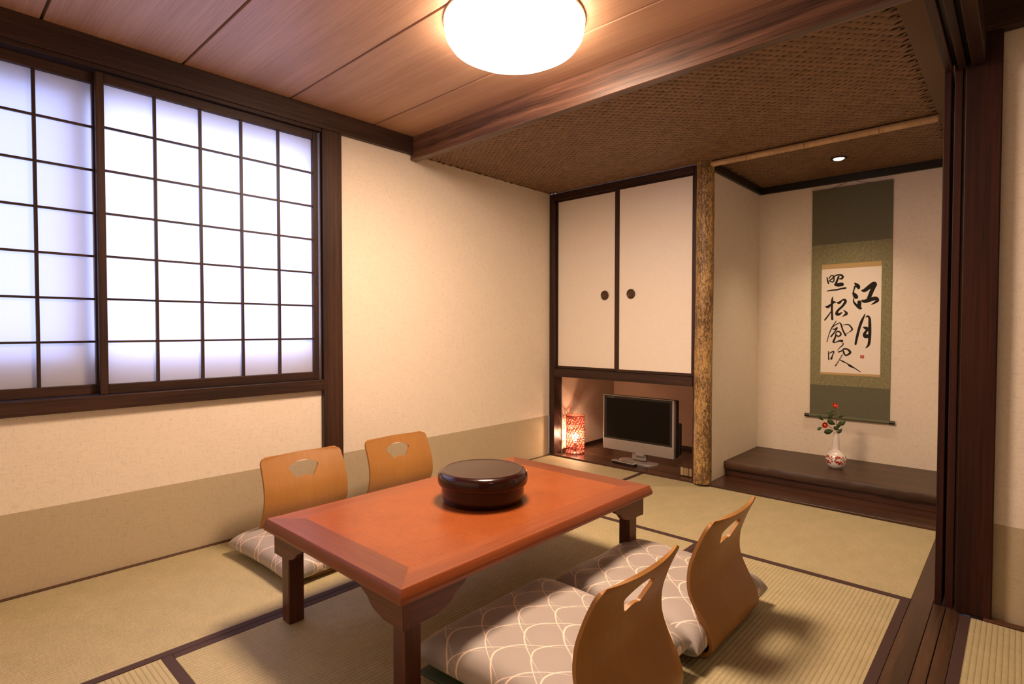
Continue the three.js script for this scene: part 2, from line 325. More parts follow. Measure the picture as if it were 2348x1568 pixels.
part('side_moulding', blk(TOKO_X, TOKO_X + .022, 2.098, BASKET, TOKO_Z + .022, -.02), M.black, tokTrim);
{
  const bark = tex(512, 2048, [1, 1], (u, v) => {
    const a = fbm(u, v, 48, 100, 141, 2), b = fbm(u, v, 120, 330, 145, 2), c = fbm(u, v, 5, 16, 149, 3), k = clamp((.5 * a + .6 * b + .4 * (c - .5) - .40) * 2.6);
    return lerp3([.10, .052, .017], [.52, .335, .125], k);
  });
  const bump = tex(512, 1024, [1, 1], (u, v) => .6 * fbm(u, v, 26, 65, 141, 2) + .4 * fbm(u, v, 60, 200, 145, 2), false);
  const g = new THREE.CylinderGeometry(.0555, .0585, BASKET - .013, 72, 160, true), p = g.attributes.position;
  for (let i = 0; i < p.count; i++) {
    const x = p.getX(i), y = p.getY(i), z = p.getZ(i), a = Math.atan2(z, x), f = 1 + .035 * (vn((a / Math.PI + 1) * 4, (y + 1.2) * 3.2, 8, 99, 151) - .5) * 2 + .03 * (vn((a / Math.PI + 1) * 20, (y + 1.2) * 14, 40, 99, 155) - .5);
    p.setXYZ(i, x * f + .003 * Math.sin(y * 2.2), y, z * f);
  }
  g.computeVertexNormals(); g.translate(1.322, (BASKET + .013) / 2, -.004);
  single('log_pillar', g, std({ map: bark, bumpMap: bump, bumpScale: .0022, roughness: .5 }), 'gold-brown mottled natural log pillar between cupboard and scroll alcove', 'pillar', [1.322, .0125, -.004]);
}
{
  const bam = thing('bamboo_rail', 'pale bamboo rail across the head of the scroll alcove', 'bamboo', [1.97, 2.115, .01]);
  const nodes = [1.362, 1.60, 1.93, 2.30, 2.556];
  for (let k = 0; k < 4; k++) {
    const a = nodes[k], b = nodes[k + 1], L = b - a, g = lathe([[.0001, 0], [.0175, 0], [.0202, .003], [.0188, .010], [.0184, .03], [.0184, L - .02], [.0192, L - .008], [.0206, L - .003], [.0165, L - .0005], [.0001, L]], 28);
    g.rotateZ(-Math.PI / 2); g.translate(a, 2.129, .01); part('bamboo_segment', g, M.bamboo, bam);
  }
  part('top_batten', blk(1.36, 2.556, 2.149, BASKET + .002, .0, .02), M.dark, bam);
}

// ---------------------------------------------------------------- hanging scroll
{
  const z = TOKO_Z, x0 = 1.855 - .025, x1 = 2.305 + .0;
  const sc = thing('hanging_scroll', 'hanging calligraphy scroll on green silk mounted on the alcove wall', 'scroll', [2.07, .47, z + .01]);
  // the wall lies a little behind the plane the outline was read on: spread about the sight line
  const k = (3.595 - (z + .008)) / (3.595 + .455), X = x => 2.882 + (x - 2.882) * k, Y = y => 1.05 + (y - 1.05) * k, zb = z + .006;
  const silk = (s, a, b, m) => tex(256, 512, [.12, .24], (u, v) => { const st = .6 + .4 * vn(u * 6, v * 90, 6, 90, s), q = m * (vn(u * 40, v * 40, 40, 40, s + 2) - .5); return lerp3(a, b, clamp(st + q - .3)); });
  const dk = std({ map: silk(201, [.105, .105, .062], [.14, .138, .082], .2), roughness: .75 }), lt = std({ map: silk(211, [.16, .155, .075], [.31, .29, .15], .9), roughness: .7 });
  const sheet = (n, a, b, c, d, t0, t1, m, pa = sc) => part(n, flat(X(a), X(b), Y(c), Y(d), zb + t0, zb + t1), m, pa);
  sheet('top_cloth', 1.857, 2.300, 1.597, 1.949, 0, .003, dk);
  sheet('middle_cloth', 1.857, 2.300, .682, 1.597, 0, .0034, lt);
  sheet('bottom_cloth', 1.857, 2.300, .478, .682, 0, .003, dk);
  sheet('gold_edge', 1.918, 2.248, 1.436, 1.467, .0034, .0044, std({ color: col(.52, .36, .15), roughness: .6 }));
  sheet('gold_edge', 1.918, 2.248, .752, .766, .0034, .0044, std({ color: col(.52, .36, .15), roughness: .6 }));
  // brush writing
  const W = 480, H = 976, cv = document.createElement('canvas'); cv.width = W; cv.height = H; const c = cv.getContext('2d');
  c.fillStyle = '#efe6dc'; c.fillRect(0, 0, W, H);
  const toUV = (x, y) => { let u = .5, v = .5; for (let i = 0; i < 6; i++) { const xl = 45 - 30 * v, xr = 1595 - 45 * v; u = (x - xl) / (xr - xl); const yt = 250 - 80 * u, yb = 2876 + 70 * u; v = (y - yt) / (yb - yt); } return [u * W, v * H]; };
  const P = 1456, brush = (pts, dy = 0, ink = '#150d08', dry = 0) => {
    const n = pts.length, cr = (a, b, cc, d, t) => .5 * (2 * b + (cc - a) * t + (2 * a - 5 * b + 4 * cc - d) * t * t + (3 * b - a - 3 * cc + d) * t * t * t);
    c.fillStyle = ink;
    for (let i = 0; i < n - 1; i++) {
      const q = [pts[Math.max(0, i - 1)], pts[i], pts[i + 1], pts[Math.min(n - 1, i + 2)]], L = Math.hypot(pts[i + 1][0] - pts[i][0], pts[i + 1][1] - pts[i][1]), m = Math.max(4, Math.ceil(L / 5));
      for (let k2 = 0; k2 <= m; k2++) {
        const t = k2 / m, f = j => cr(q[0][j], q[1][j], q[2][j], q[3][j], t), [px, py] = toUV(f(0), f(1) + dy), r = Math.max(.7, f(2) * .5 * .36);
        c.globalAlpha = dry ? dry : 1; c.beginPath(); c.ellipse(px, py, r, r * 1.12, -.5, 0, 7); c.fill();
      }
    }
    c.globalAlpha = 1;
  };
  for (const s of [
    [[930, 610, 40], [1000, 680, 90], [1020, 730, 50]], [[925, 690, 40], [895, 790, 28], [880, 870, 40]], [[890, 860, 40], [930, 920, 100], [955, 955, 90]],
    [[895, 990, 20], [890, 1060, 30], [930, 1130, 50], [1040, 1230, 70], [1090, 1245, 30]], [[1040, 1090, 85], [1035, 1190, 80]],
    [[1100, 790, 25], [1180, 785, 80], [1390, 625, 90], [1445, 645, 60]], [[1430, 640, 80], [1370, 760, 85], [1300, 930, 80], [1270, 1010, 80]],
    [[1115, 1052, 50], [1190, 1065, 80], [1430, 995, 85], [1490, 1045, 65], [1420, 1105, 45], [1340, 1150, 14]],
    [[1180, 1400, 20], [1100, 1570, 55], [1040, 1740, 55], [980, 1980, 55], [942, 2160, 45]], [[1200, 1475, 14], [1250, 1445, 38], [1292, 1500, 50], [1300, 1620, 60], [1300, 1800, 65], [1297, 2000, 60], [1270, 2180, 50], [1190, 2265, 10]],
    [[1135, 1732, 15], [1210, 1755, 75], [1265, 1790, 60]], [[1235, 1800, 50], [1168, 1900, 60], [1190, 1955, 95], [1265, 1955, 80]],
    [[185, 440, 15], [200, 520, 35], [230, 605, 35]], [[240, 480, 25], [300, 408, 25], [362, 412, 25], [330, 480, 28], [260, 535, 28], [340, 570, 28], [375, 520, 30], [380, 435, 28], [450, 392, 28], [560, 392, 42], [610, 435, 48], [580, 482, 42], [520, 490, 22]],
    [[500, 430, 40], [460, 530, 45], [420, 620, 50]], [[415, 640, 60], [480, 640, 88], [585, 630, 90]], [[195, 800, 24], [300, 780, 30], [450, 768, 36], [560, 742, 36], [680, 725, 42]],
    [[340, 950, 15], [325, 1060, 50], [320, 1250, 46], [330, 1520, 50]], [[145, 1195, 18], [210, 1205, 62], [300, 1140, 40], [370, 1085, 55], [425, 1090, 16]], [[300, 1320, 18], [220, 1430, 30], [130, 1540, 30]],
    [[460, 1095, 26], [520, 1098, 58], [600, 1030, 28], [655, 1030, 58], [680, 1075, 58], [600, 1190, 50], [480, 1300, 50], [452, 1385, 70], [515, 1392, 56], [590, 1350, 18]], [[630, 1290, 14], [700, 1350, 48], [700, 1390, 56], [610, 1450, 16]],
  ]) brush(s);
  for (const s of [
    [[440, 110, 14], [330, 270, 26], [250, 440, 18], [190, 650, 16]], [[320, 280, 20], [440, 200, 20], [530, 160, 24], [570, 210, 34], [610, 340, 34], [685, 480, 40]], [[610, 212, 10], [750, 205, 28], [820, 260, 34], [855, 330, 36], [790, 390, 15], [700, 440, 13], [660, 470, 18]],
    [[340, 320, 18], [400, 320, 30], [460, 285, 32], [420, 360, 30], [300, 510, 34]], [[405, 460, 18], [470, 380, 28], [540, 400, 34], [560, 460, 36], [490, 510, 30], [440, 470, 30], [400, 560, 40], [362, 650, 40], [440, 650, 24], [520, 622, 38], [588, 622, 62]],
    [[620, 680, 24], [610, 730, 24], [540, 790, 18], [470, 870, 9]], [[505, 905, 34], [600, 870, 28], [640, 830, 34], [740, 840, 40], [805, 910, 52], [770, 960, 40], [690, 995, 34], [640, 930, 40], [632, 880, 28]],
    [[235, 890, 18], [235, 980, 24], [242, 1100, 30]], [[225, 960, 14], [370, 890, 30], [340, 1000, 24], [308, 1080, 48]], [[550, 1115, 18], [620, 1150, 34], [720, 1200, 20], [805, 1262, 54], [900, 1310, 28], [1065, 1418, 16]],
  ]) brush(s, P);
  brush([[600, 980, 30], [540, 1080, 30], [480, 1180, 30], [420, 1260, 42]], P, '#2a1a10', .16);
  const [s0, t0] = toUV(1062, 988 + P), [s1, t1] = toUV(1158, 1072 + P);
  c.fillStyle = '#b8503c'; c.fillRect(s0, t0, s1 - s0, t1 - t0); c.strokeStyle = '#d9a48e'; c.lineWidth = 1.6; for (const f of [.33, .66]) { c.beginPath(); c.moveTo(s0 + 3, t0 + f * (t1 - t0)); c.lineTo(s1 - 3, t0 + f * (t1 - t0)); c.moveTo(s0 + f * (s1 - s0), t0 + 3); c.lineTo(s0 + f * (s1 - s0), t1 - 3); c.stroke(); }
  const ct = new THREE.CanvasTexture(cv); ct.colorSpace = THREE.SRGBColorSpace;
  const paper = part('paper', flat(X(1.918), X(2.248), Y(.766), Y(1.436), zb + .0034, zb + .0042), std({ color: col(.83, .78, .72), roughness: .85 }), sc);
  const pg = new THREE.PlaneGeometry(X(2.248) - X(1.918), Y(1.436) - Y(.766)); pg.translate((X(1.918) + X(2.248)) / 2, (Y(.766) + Y(1.436)) / 2, zb + .0046);
  part('brush_writing', pg, std({ map: ct, roughness: .85 }), paper);
  const cyl = (n, a, b, r, m, y) => { const g = new THREE.CylinderGeometry(r, r, X(b) - X(a), 24); g.rotateZ(Math.PI / 2); g.translate((X(a) + X(b)) / 2, Y(y), zb + .010); return part(n, g, m, sc); };
  cyl('bottom_rod', 1.857, 2.300, .0125, dk, .477); cyl('rod_knob', 1.829, 1.857, .0135, M.black, .477); cyl('rod_knob', 2.300, 2.328, .0135, M.black, .477);
  cyl('top_rod', 1.857, 2.300, .006, dk, 1.949);
  part('hanging_cord', tube([[X(1.96), Y(1.951), zb + .006], [X(2.02), Y(1.968), zb + .006], [X(2.08), Y(1.985), zb + .006], [X(2.14), Y(1.966), zb + .006], [X(2.2), Y(1.950), zb + .006]], .0016, 24, 6), std({ color: col(.12, .09, .05), roughness: .8 }), sc);
  part('hook', tube([[X(2.08), Y(2.02), zb + .004], [X(2.08), Y(1.995), zb + .004], [X(2.08), Y(1.983), zb + .010], [X(2.08), Y(1.990), zb + .014]], .002, 16, 6), M.black, sc);
}

// ---------------------------------------------------------------- vase and camellia
{
  const at = [1.979, .1135, -.62], W = 512, H = 256, cv = document.createElement('canvas'); cv.width = W; cv.height = H; const c = cv.getContext('2d');
  c.fillStyle = '#ece6e2'; c.fillRect(0, 0, W, H);
  const q = (x, y, r, f) => { c.fillStyle = f; c.beginPath(); c.ellipse(x, y, r, r * .8, 0, 0, 7); c.fill(); };
  for (let n = 0; n < 5; n++) {
    const ox = n * W / 5;
    c.strokeStyle = '#3c1a12'; c.lineWidth = 6; c.beginPath(); c.moveTo(ox + 8, 196); c.quadraticCurveTo(ox + 40, 160, ox + 70, 184); c.quadraticCurveTo(ox + 84, 196, ox + 96, 180); c.stroke();
    for (const [dx, dy, r, f] of [[20, 172, 8, '#b3331f'], [34, 166, 9, '#c4563f'], [48, 170, 7, '#9c2717'], [30, 210, 11, '#b3331f'], [46, 220, 10, '#8c2416'], [60, 208, 8, '#c4563f'], [72, 222, 7, '#a42d1b'], [82, 170, 6, '#b3331f'], [90, 204, 6, '#9c2717'], [12, 204, 5, '#7c2014'], [52, 194, 5, '#d9a23c'], [66, 178, 5, '#c4563f']]) q(ox + dx, dy, r * 1.35, f);
    q(ox + 34, 218, 4, '#f0d8c8'); q(ox + 70, 214, 3, '#f0d8c8');
  }
  const t = new THREE.CanvasTexture(cv); t.colorSpace = THREE.SRGBColorSpace; t.wrapS = THREE.RepeatWrapping;
  const pr = [[.0001, .002], [.030, 0], [.036, .003], [.052, .022], [.0615, .050], [.060, .072], [.050, .094], [.034, .110], [.0245, .124], [.0215, .145], [.0205, .170], [.0190, .195], [.0165, .218], [.0145, .230], [.0155, .236], [.0135, .237], [.011, .228], [.012, .12], [.0001, .11]];
  const curve = new THREE.CatmullRomCurve3(pr.map(p => new THREE.Vector3(p[0], p[1], 0)), false, 'centripetal').getPoints(120), g = new THREE.LatheGeometry(curve.map(p => new THREE.Vector2(Math.max(.0001, p.x), p.y)), 64), uv = g.attributes.uv, po = g.attributes.position;
  for (let i = 0; i < uv.count; i++) { const y = po.getY(i); uv.setY(i, clamp((y - .012) / .20, 0.001, .999)); }
  g.translate(...at);
  const v = thing('bud_vase', 'white porcelain bottle vase painted with red blossoms on the alcove platform', 'vase', at);
  part('vase_body', g, phy({ map: t, roughness: .25, clearcoat: .6, clearcoatRoughness: .1 }), v);
  // flowers
  const fl = thing('camellia_branch', 'camellia sprig with two red flowers and dark leaves in the vase', 'flowers', [at[0], at[1] + .13, at[2]]);
  const stem = std({ color: col(.16, .085, .03), roughness: .7 }), leafM = phy({ color: col(.028, .062, .018), roughness: .35, clearcoat: .3 }), leafL = phy({ color: col(.05, .10, .028), roughness: .35, clearcoat: .3 });
  // sprig axes: r to the right in the picture, y up
  const R = [.737, -.676], pos = (px, py, d = 0) => [at[0] + (px - 1916) * .00259 * R[0] + d * .676, at[1] + .2365 + (992 - py) * .00259 * 1.02, at[2] + (px - 1916) * .00259 * R[1] + d * .737];
  part('stem', tube([[at[0], at[1] + .12, at[2]], pos(1916, 990), pos(1917, 975), pos(1915, 958), pos(1913, 935), pos(1909, 922)], .0022, 30, 6), stem, fl);
  part('stem', tube([pos(1916, 986), pos(1904, 980), pos(1893, 973), pos(1884, 968, .01)], .0018, 20, 6), stem, fl);
  part('stem', tube([pos(1915, 962), pos(1924, 958), pos(1930, 952)], .0016, 12, 6), stem, fl);
  const leaf = (x, y, len, ang, tilt, m, d = 0) => {
    const n = 10, w = 6, g2 = new THREE.PlaneGeometry(1, 1, n, w), p = g2.attributes.position;
    for (let i = 0; i < p.count; i++) { const u = p.getX(i) + .5, s = p.getY(i) * 2, hw = .30 * Math.pow(Math.sin(Math.PI * Math.pow(u, .8)), .8) * (1 - .2 * u); p.setXYZ(i, (u - .5) * len, s * hw * len, -.10 * len * s * s * 1.2 - .16 * len * (u - .5) * (u - .5) * 2 + .02 * len * (1 - Math.abs(s))); }
    const b2 = g2.clone(); b2.translate(0, 0, -.0007); const ix = b2.index.array; for (let i = 0; i < ix.length; i += 3) { const k = ix[i]; ix[i] = ix[i + 1]; ix[i + 1] = k; }
    const gg = mergeGeometries([g2, b2]); gg.computeVertexNormals(); gg.rotateX(tilt); gg.rotateZ(ang); gg.rotateY(.7424); gg.translate(...pos(x, y, d)); part('leaf', gg, m, fl);
  };
  leaf(1899, 936, .046, .25, -.9, leafM, .01); leaf(1878, 954, .050, -.75, -.3, leafM, -.005); leaf(1900, 950, .056, .45, .2, leafM, .012); leaf(1901, 965, .062, -.45, -.1, leafM, .02);
  leaf(1929, 949, .050, .25, .1, leafL, .005); leaf(1931, 966, .056, .55, -.2, leafL, .012); leaf(1893, 987, .064, .20, -.2, leafM, .025); leaf(1911, 980, .042, -.6, .2, leafM, .028); leaf(1920, 986, .044, .8, 0, leafM, .03); leaf(1871, 980, .036, .55, -.2, leafL, .012); leaf(1921, 971, .05, 1.3, .1, leafM, .016);
  const petalM = phy({ color: col(.52, .022, .022), roughness: .5, sheen: .3 }), starM = std({ color: col(.75, .36, .05), roughness: .6 });
  const flower = (x, y, r, dir) => {
    const c0 = new THREE.Vector3(...pos(x, y, .02)), dd = new THREE.Vector3(...dir).normalize(), Q = new THREE.Quaternion().setFromUnitVectors(new THREE.Vector3(0, 0, 1), dd);
    let first = null;
    for (let k = 0; k < 7; k++) {
      const g2 = new THREE.SphereGeometry(r * .62, 14, 10), p = g2.attributes.position, a = k / 7 * Math.PI * 2 + .3;
      for (let i = 0; i < p.count; i++) { const X2 = p.getX(i), Y2 = p.getY(i), Z2 = p.getZ(i); p.setXYZ(i, X2, Y2 * .95, Z2 * .16 + .55 * (X2 * X2 + Y2 * Y2) / r); }
      g2.computeVertexNormals(); g2.rotateY(-.55 - .12 * (k % 2)); g2.translate(r * .52, 0, (k % 2) * r * .12); g2.rotateZ(a); g2.applyQuaternion(Q); g2.translate(c0.x, c0.y, c0.z);
      const m = part('petal', g2, petalM, fl); first = first || m;
    }
    const s = new THREE.SphereGeometry(r * .30, 14, 10); s.scale(1, 1, 1.2); s.applyQuaternion(Q); s.translate(c0.x + dd.x * r * .3, c0.y + dd.y * r * .3, c0.z + dd.z * r * .3); part('stamens', s, starM, fl);
  };
  flower(1906, 923, .021, [.55, .55, .6]); flower(1880, 971, .022, [.7, .05, .7]);
}

// ---------------------------------------------------------------- television, remote control, small lamp, box
{
  const z = -.20, tv = thing('television', 'flat television with silver frame and black screen in the niche', 'television', [.71, .0125, z - .05]);
  const sil = std({ color: col(.34, .31, .30), metalness: .35, roughness: .38 }), blk2 = std({ color: col(.012, .010, .010), roughness: .35 });
  const x0 = .402, x1 = 1.018, y0 = .083, y1 = .521, yb = .172;
  part('lower_front', blk(x0, x1, y0, yb, z - .03, z, { bev: .006 }), sil, tv);
  part('frame_side', blk(x0, x0 + .011, yb - .004, y1, z - .03, z, { bev: .003 }), sil, tv);
  part('frame_side', blk(x1 - .017, x1, yb - .004, y1, z - .03, z, { bev: .003 }), sil, tv);
  part('frame_top', blk(x0, x1, y1 - .006, y1, z - .03, z, { bev: .002 }), sil, tv);
  part('inner_frame', blk(x0 + .010, x1 - .016, yb - .004, y1 - .005, z - .03, z - .003, { bev: .001 }), blk2, tv);
  part('screen', blk(x0 + .030, x1 - .036, yb + .014, y1 - .024, z - .028, z - .0018, { bev: .0006 }), phy({ color: col(.004, .003, .003), roughness: .3, specularIntensity: .35 }), tv);
  part('back_case', blk(x0 + .012, x1 + .006, y0 + .006, y1 - .002, z - .075, z - .028, { bev: .012 }), blk2, tv);
  part('back_box', blk(x0 + .10, x1 + .012, y0 + .02, y0 + .26, z - .11, z - .07, { bev: .01 }), blk2, tv);
  part('stand_neck', blk(.66, .78, .03, .10, z - .055, z - .012, { bev: .008 }), sil, tv);
  const base = new THREE.CylinderGeometry(1, 1.02, .008, 56, 1); base.scale(.165, 1, .085); base.translate(.712, .0168, z - .03); part('stand_base', base, sil, tv);
  part('stand_lip', blk(.70, .775, .066, .088, z - .01, z + .006, { bev: .006 }), sil, tv);
  const cv = document.createElement('canvas'); cv.width = 256; cv.height = 48; const c = cv.getContext('2d'); c.fillStyle = '#a9a3a1'; c.fillRect(0, 0, 256, 48); c.fillStyle = '#3d2c20'; c.font = 'bold 38px sans-serif'; c.textAlign = 'center'; c.textBaseline = 'middle'; c.fillText('Panasonic', 128, 25);
  const t = new THREE.CanvasTexture(cv); t.colorSpace = THREE.SRGBColorSpace; const g = new THREE.PlaneGeometry(.058, .011); g.translate(.705, .150, z + .0006); part('maker_name', g, std({ map: t, metalness: .3, roughness: .4 }), tv);
  const line = blk(x0 + .036, x0 + .10, y1 - .021, y1 - .0185, z - .004, z - .0012, { bev: .0005 }); part('front_print', line, std({ color: col(.3, .3, .3), roughness: .5 }), tv);
}
{
  const r = thing('remote_control', 'silver and black remote control lying in front of the television', 'remote control', [.665, .0125, -.092]); r.userData.local = true; r.rotation.y = -.10;
  part('lower_shell', blk(-.105, .105, 0, .017, -.024, .024, { bev: .006 }), M.black, r);
  part('face_plate', blk(-.104, .104, .016, .0215, -.023, .023, { bev: .002 }), std({ color: col(.5, .46, .43), metalness: .4, roughness: .4 }), r);
  for (let i = 0; i < 9; i++) for (let j = 0; j < 3; j++) part('button', blk(-.092 + i * .020, -.080 + i * .020, .0205, .0236, -.016 + j * .0125, -.0085 + j * .0125, { bev: .001 }), j + i === 3 ? std({ color: col(.35, .05, .04), roughness: .5 }) : std({ color: col(.10, .095, .09), roughness: .5 }), r);
}
{
  const at = [.152, .0125, -.165], lp = thing('table_lamp', 'cylindrical lamp with red woven shade, lit, beside the television', 'lamp', at);
  const R = .074, H = .315, straw = phy({ color: col(.42, .06, .03), roughness: .75, transmission: .06, thickness: 0 });
  const gs = [];
  for (let k = 0; k < 44; k++) {                                  // wandering upright strands
    const a0 = k / 44 * Math.PI * 2, pts = []; for (let j = 0; j <= 22; j++) { const y = j / 22 * H, a = a0 + .16 * Math.sin(j * 1.9 + k * 2.3) + rr(-.06, .06); pts.push([Math.cos(a) * (R + rr(-.003, .003)), y, Math.sin(a) * (R + rr(-.003, .003))]); }
    gs.push(tube(pts, .0023, 50, 5));
  }
  for (let k = 0; k < 70; k++) {                                  // short strands woven across
    const y0 = rr(.006, H - .006), a0 = rnd() * 6.28, pts = []; for (let j = 0; j <= 10; j++) pts.push([Math.cos(a0 + j * .16) * R, clamp(y0 + rr(-.006, .006), .002, H - .002), Math.sin(a0 + j * .16) * R]); gs.push(tube(pts, .0021, 24, 5));
  }
  for (const y of [.004, H - .003]) { const t = new THREE.TorusGeometry(R, .0032, 6, 60); t.rotateX(Math.PI / 2); t.translate(0, y, 0); gs.push(t); }
  const g = mergeGeometries(gs.map(q => { const n = q.index ? q.toNonIndexed() : q; return n; })); g.translate(...at); part('woven_shade', g, straw, lp);
  const b = lathe([[.0001, 0], [.070, 0], [.070, .012], [.02, .014], [.014, .016], [.014, .085], [.0001, .086]], 40); b.translate(...at); part('lamp_base', b, M.darkMatte, lp);
  const bulb = lathe([[.0001, .086], [.012, .088], [.014, .10], [.024, .122], [.027, .138], [.022, .156], [.010, .166], [.0001, .168]], 28); bulb.translate(...at); part('bulb', bulb, std({ color: 0xffffff, emissive: col(1, .62, .36), emissiveIntensity: 14 }), lp);
  const l = new THREE.PointLight(col(1, .62, .36), ALCOVE); l.position.set(0, .136, 0); l.shadow.radius = 1.1; l.castShadow = true; l.name = 'table_lamp_light'; lp.add(l);
}
{
  const b = thing('small_box', 'low dark box with a reed front beside the log pillar', 'box', [1.20, .0125, -.12]);
  part('lid', blk(1.112, 1.275, .082, .094, -.20, -.066, { bev: .002 }), M.alcoveFloor, b); part('body', blk(1.120, 1.270, .0125, .082, -.19, -.080, { bev: .002 }), M.alcoveFloor, b);
  const cs = [col(.42, .30, .15), col(.22, .14, .07), col(.52, .40, .22), col(.14, .085, .045)].map(c => std({ color: c, roughness: .6 }));
  for (let i = 0; i < 20; i++) { const x = 1.124 + i * .0072; part('reed', blk(x, x + .0064, .018, .078, -.081, -.0755, { bev: .0018, grain: 'y' }), cs[Math.floor(rnd() * 4)], b); }
  const p = new THREE.CylinderGeometry(.0005, .024, .05, 4, 1); p.rotateY(.6); p.translate(1.232, .119, -.125); single('folded_card', p, std({ color: col(.8, .76, .7), roughness: .8 }), 'small white folded card standing on the reed-fronted box', 'card', [1.232, .094, -.125]);
}

// ---------------------------------------------------------------- low table
const TY = .37, TX0 = .897, TX1 = 1.717, TZ0 = 1.420, TZ1 = 2.750;
{
  const t = thing('low_table', 'low reddish-brown lacquered dining table with bracketed legs on the tatami', 'table', [1.307, 0, 2.085]);
  const prof = [[.108, TY - .0005], [.012, TY], [.0095, TY - .0022], [.002, TY - .022], [.0, TY - .030], [.003, TY - .040], [.012, TY - .045], [.108, TY - .045]];
  function rail(side) {
    const pos = [], uv = [], L = side === 'x0' || side === 'x1', o = rnd() * 3;
    const pt = ([d, y], e) => side === 'x1' ? [TX1 - d, y, e ? TZ0 + d : TZ1 - d] : side === 'x0' ? [TX0 + d, y, e ? TZ1 - d : TZ0 + d] : side === 'z1' ? [e ? TX1 - d : TX0 + d, y, TZ1 - d] : [e ? TX0 + d : TX1 - d, y, TZ0 + d];
    let acc = 0;
    for (let i = 0; i < prof.length; i++) {
      const a = prof[i], b = prof[(i + 1) % prof.length], v0 = acc; acc += Math.hypot(a[0] - b[0], a[1] - b[1]);
      const A = pt(a, 0), B = pt(a, 1), C = pt(b, 1), D = pt(b, 0), U = p => (L ? p[2] : p[0]) + o;
      for (const [p, vv] of [[A, v0], [B, v0], [C, acc], [A, v0], [C, acc], [D, acc]]) { pos.push(...p); uv.push(U(p), vv + o); }
    }
    let g = new THREE.BufferGeometry(); g.setAttribute('position', new THREE.Float32BufferAttribute(pos, 3)); g.setAttribute('uv', new THREE.Float32BufferAttribute(uv, 2));
    const n = g.attributes.position; g.computeVertexNormals();
    if (side === 'chk') console.log(n.count);
    return toCreasedNormals(g, .6);
  }
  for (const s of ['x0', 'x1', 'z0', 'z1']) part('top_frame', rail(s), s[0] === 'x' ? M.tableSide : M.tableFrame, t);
  part('top_panel', blk(TX0 + .1075, TX1 - .1075, TY - .03, TY - .0002, TZ0 + .1075, TZ1 - .1075, { bev: .0004, grain: 'z' }), M.tablePanel, t);
  for (const [x, z] of [[.940, 2.644], [1.614, 2.644], [.940, 1.470], [1.614, 1.470]]) part('leg', blk(x, x + .054, 0, .325, z, z + .058, { bev: .005, grain: 'y' }), M.tableLeg, t);
  const bracket = () => { const s = new THREE.Shape(); s.moveTo(0, 0); s.lineTo(.215, 0); s.bezierCurveTo(.205, -.030, .170, -.030, .160, -.045); s.bezierCurveTo(.145, -.066, .115, -.068, .09, -.077); s.lineTo(0, -.078); s.closePath(); return new THREE.ExtrudeGeometry(s, { depth: .018, bevelEnabled: true, bevelSize: .0015, bevelThickness: .0015, bevelSegments: 1, curveSegments: 10 }); };
  for (const ex of [0, 1]) for (const ez of [0, 1]) {
    const X = ex ? TX1 - .030 : TX0 + .030, Z = ez ? TZ1 - .030 : TZ0 + .030, sx = ex ? -1 : 1, sz = ez ? -1 : 1;
    for (const along of ['x', 'z']) {
      let g = bracket();
      if (along === 'x') g.applyMatrix4(new THREE.Matrix4().makeScale(sx, 1, 1)), g.translate(X, TY - .046, sz > 0 ? Z : Z - .018);
      else { g.rotateY(-Math.PI / 2); g.translate(.018, 0, 0); g.applyMatrix4(new THREE.Matrix4().makeScale(sx, 1, sz)); g.translate(X, TY - .046, Z + sz * .0185); }
      if ((along === 'x' && sx < 0) || (along === 'z' && sx * sz < 0)) { const p = g.attributes; for (const k of ['position', 'normal', 'uv']) { const a = p[k].array, s = p[k].itemSize; for (let i = 0; i < p[k].count; i += 3) for (let j = 0; j < s; j++) { const q = a[(i + 1) * s + j]; a[(i + 1) * s + j] = a[(i + 2) * s + j]; a[(i + 2) * s + j] = q; } } }
      if (g.index) g = g.toNonIndexed();
      part('corner_bracket', boxUV(g, along), M.tableLeg, t);
    }
  }
}
{
  const at = [1.312, TY, 2.055], lac = c => phy({ color: c, roughness: .3, specularIntensity: .3, clearcoat: .6, clearcoatRoughness: .04 });
  const b = thing('lacquer_box', 'round dark red lacquer container with lid on the low table', 'container', at);
  const body = lathe([[.0001, .002], [.146, 0], [.155, .003], [.1605, .012], [.1635, .03], [.165, .06], [.165, .092], [.155, .092], [.155, .01], [.0001, .008]], 96); body.translate(...at); part('body', toCreasedNormals(body, .8), lac(col(.012, .0016, .0014)), b);
  const lid = lathe([[.1668, .070], [.172, .068], [.1765, .072], [.1785, .080], [.1785, .098], [.1765, .108], [.171, .117], [.163, .1225], [.155, .1245], [.149, .1235], [.147, .1225], [.10, .1235], [.0001, .124]], 96); lid.translate(...at); part('lid', lid, lac(col(.018, .0028, .002)), b);
}

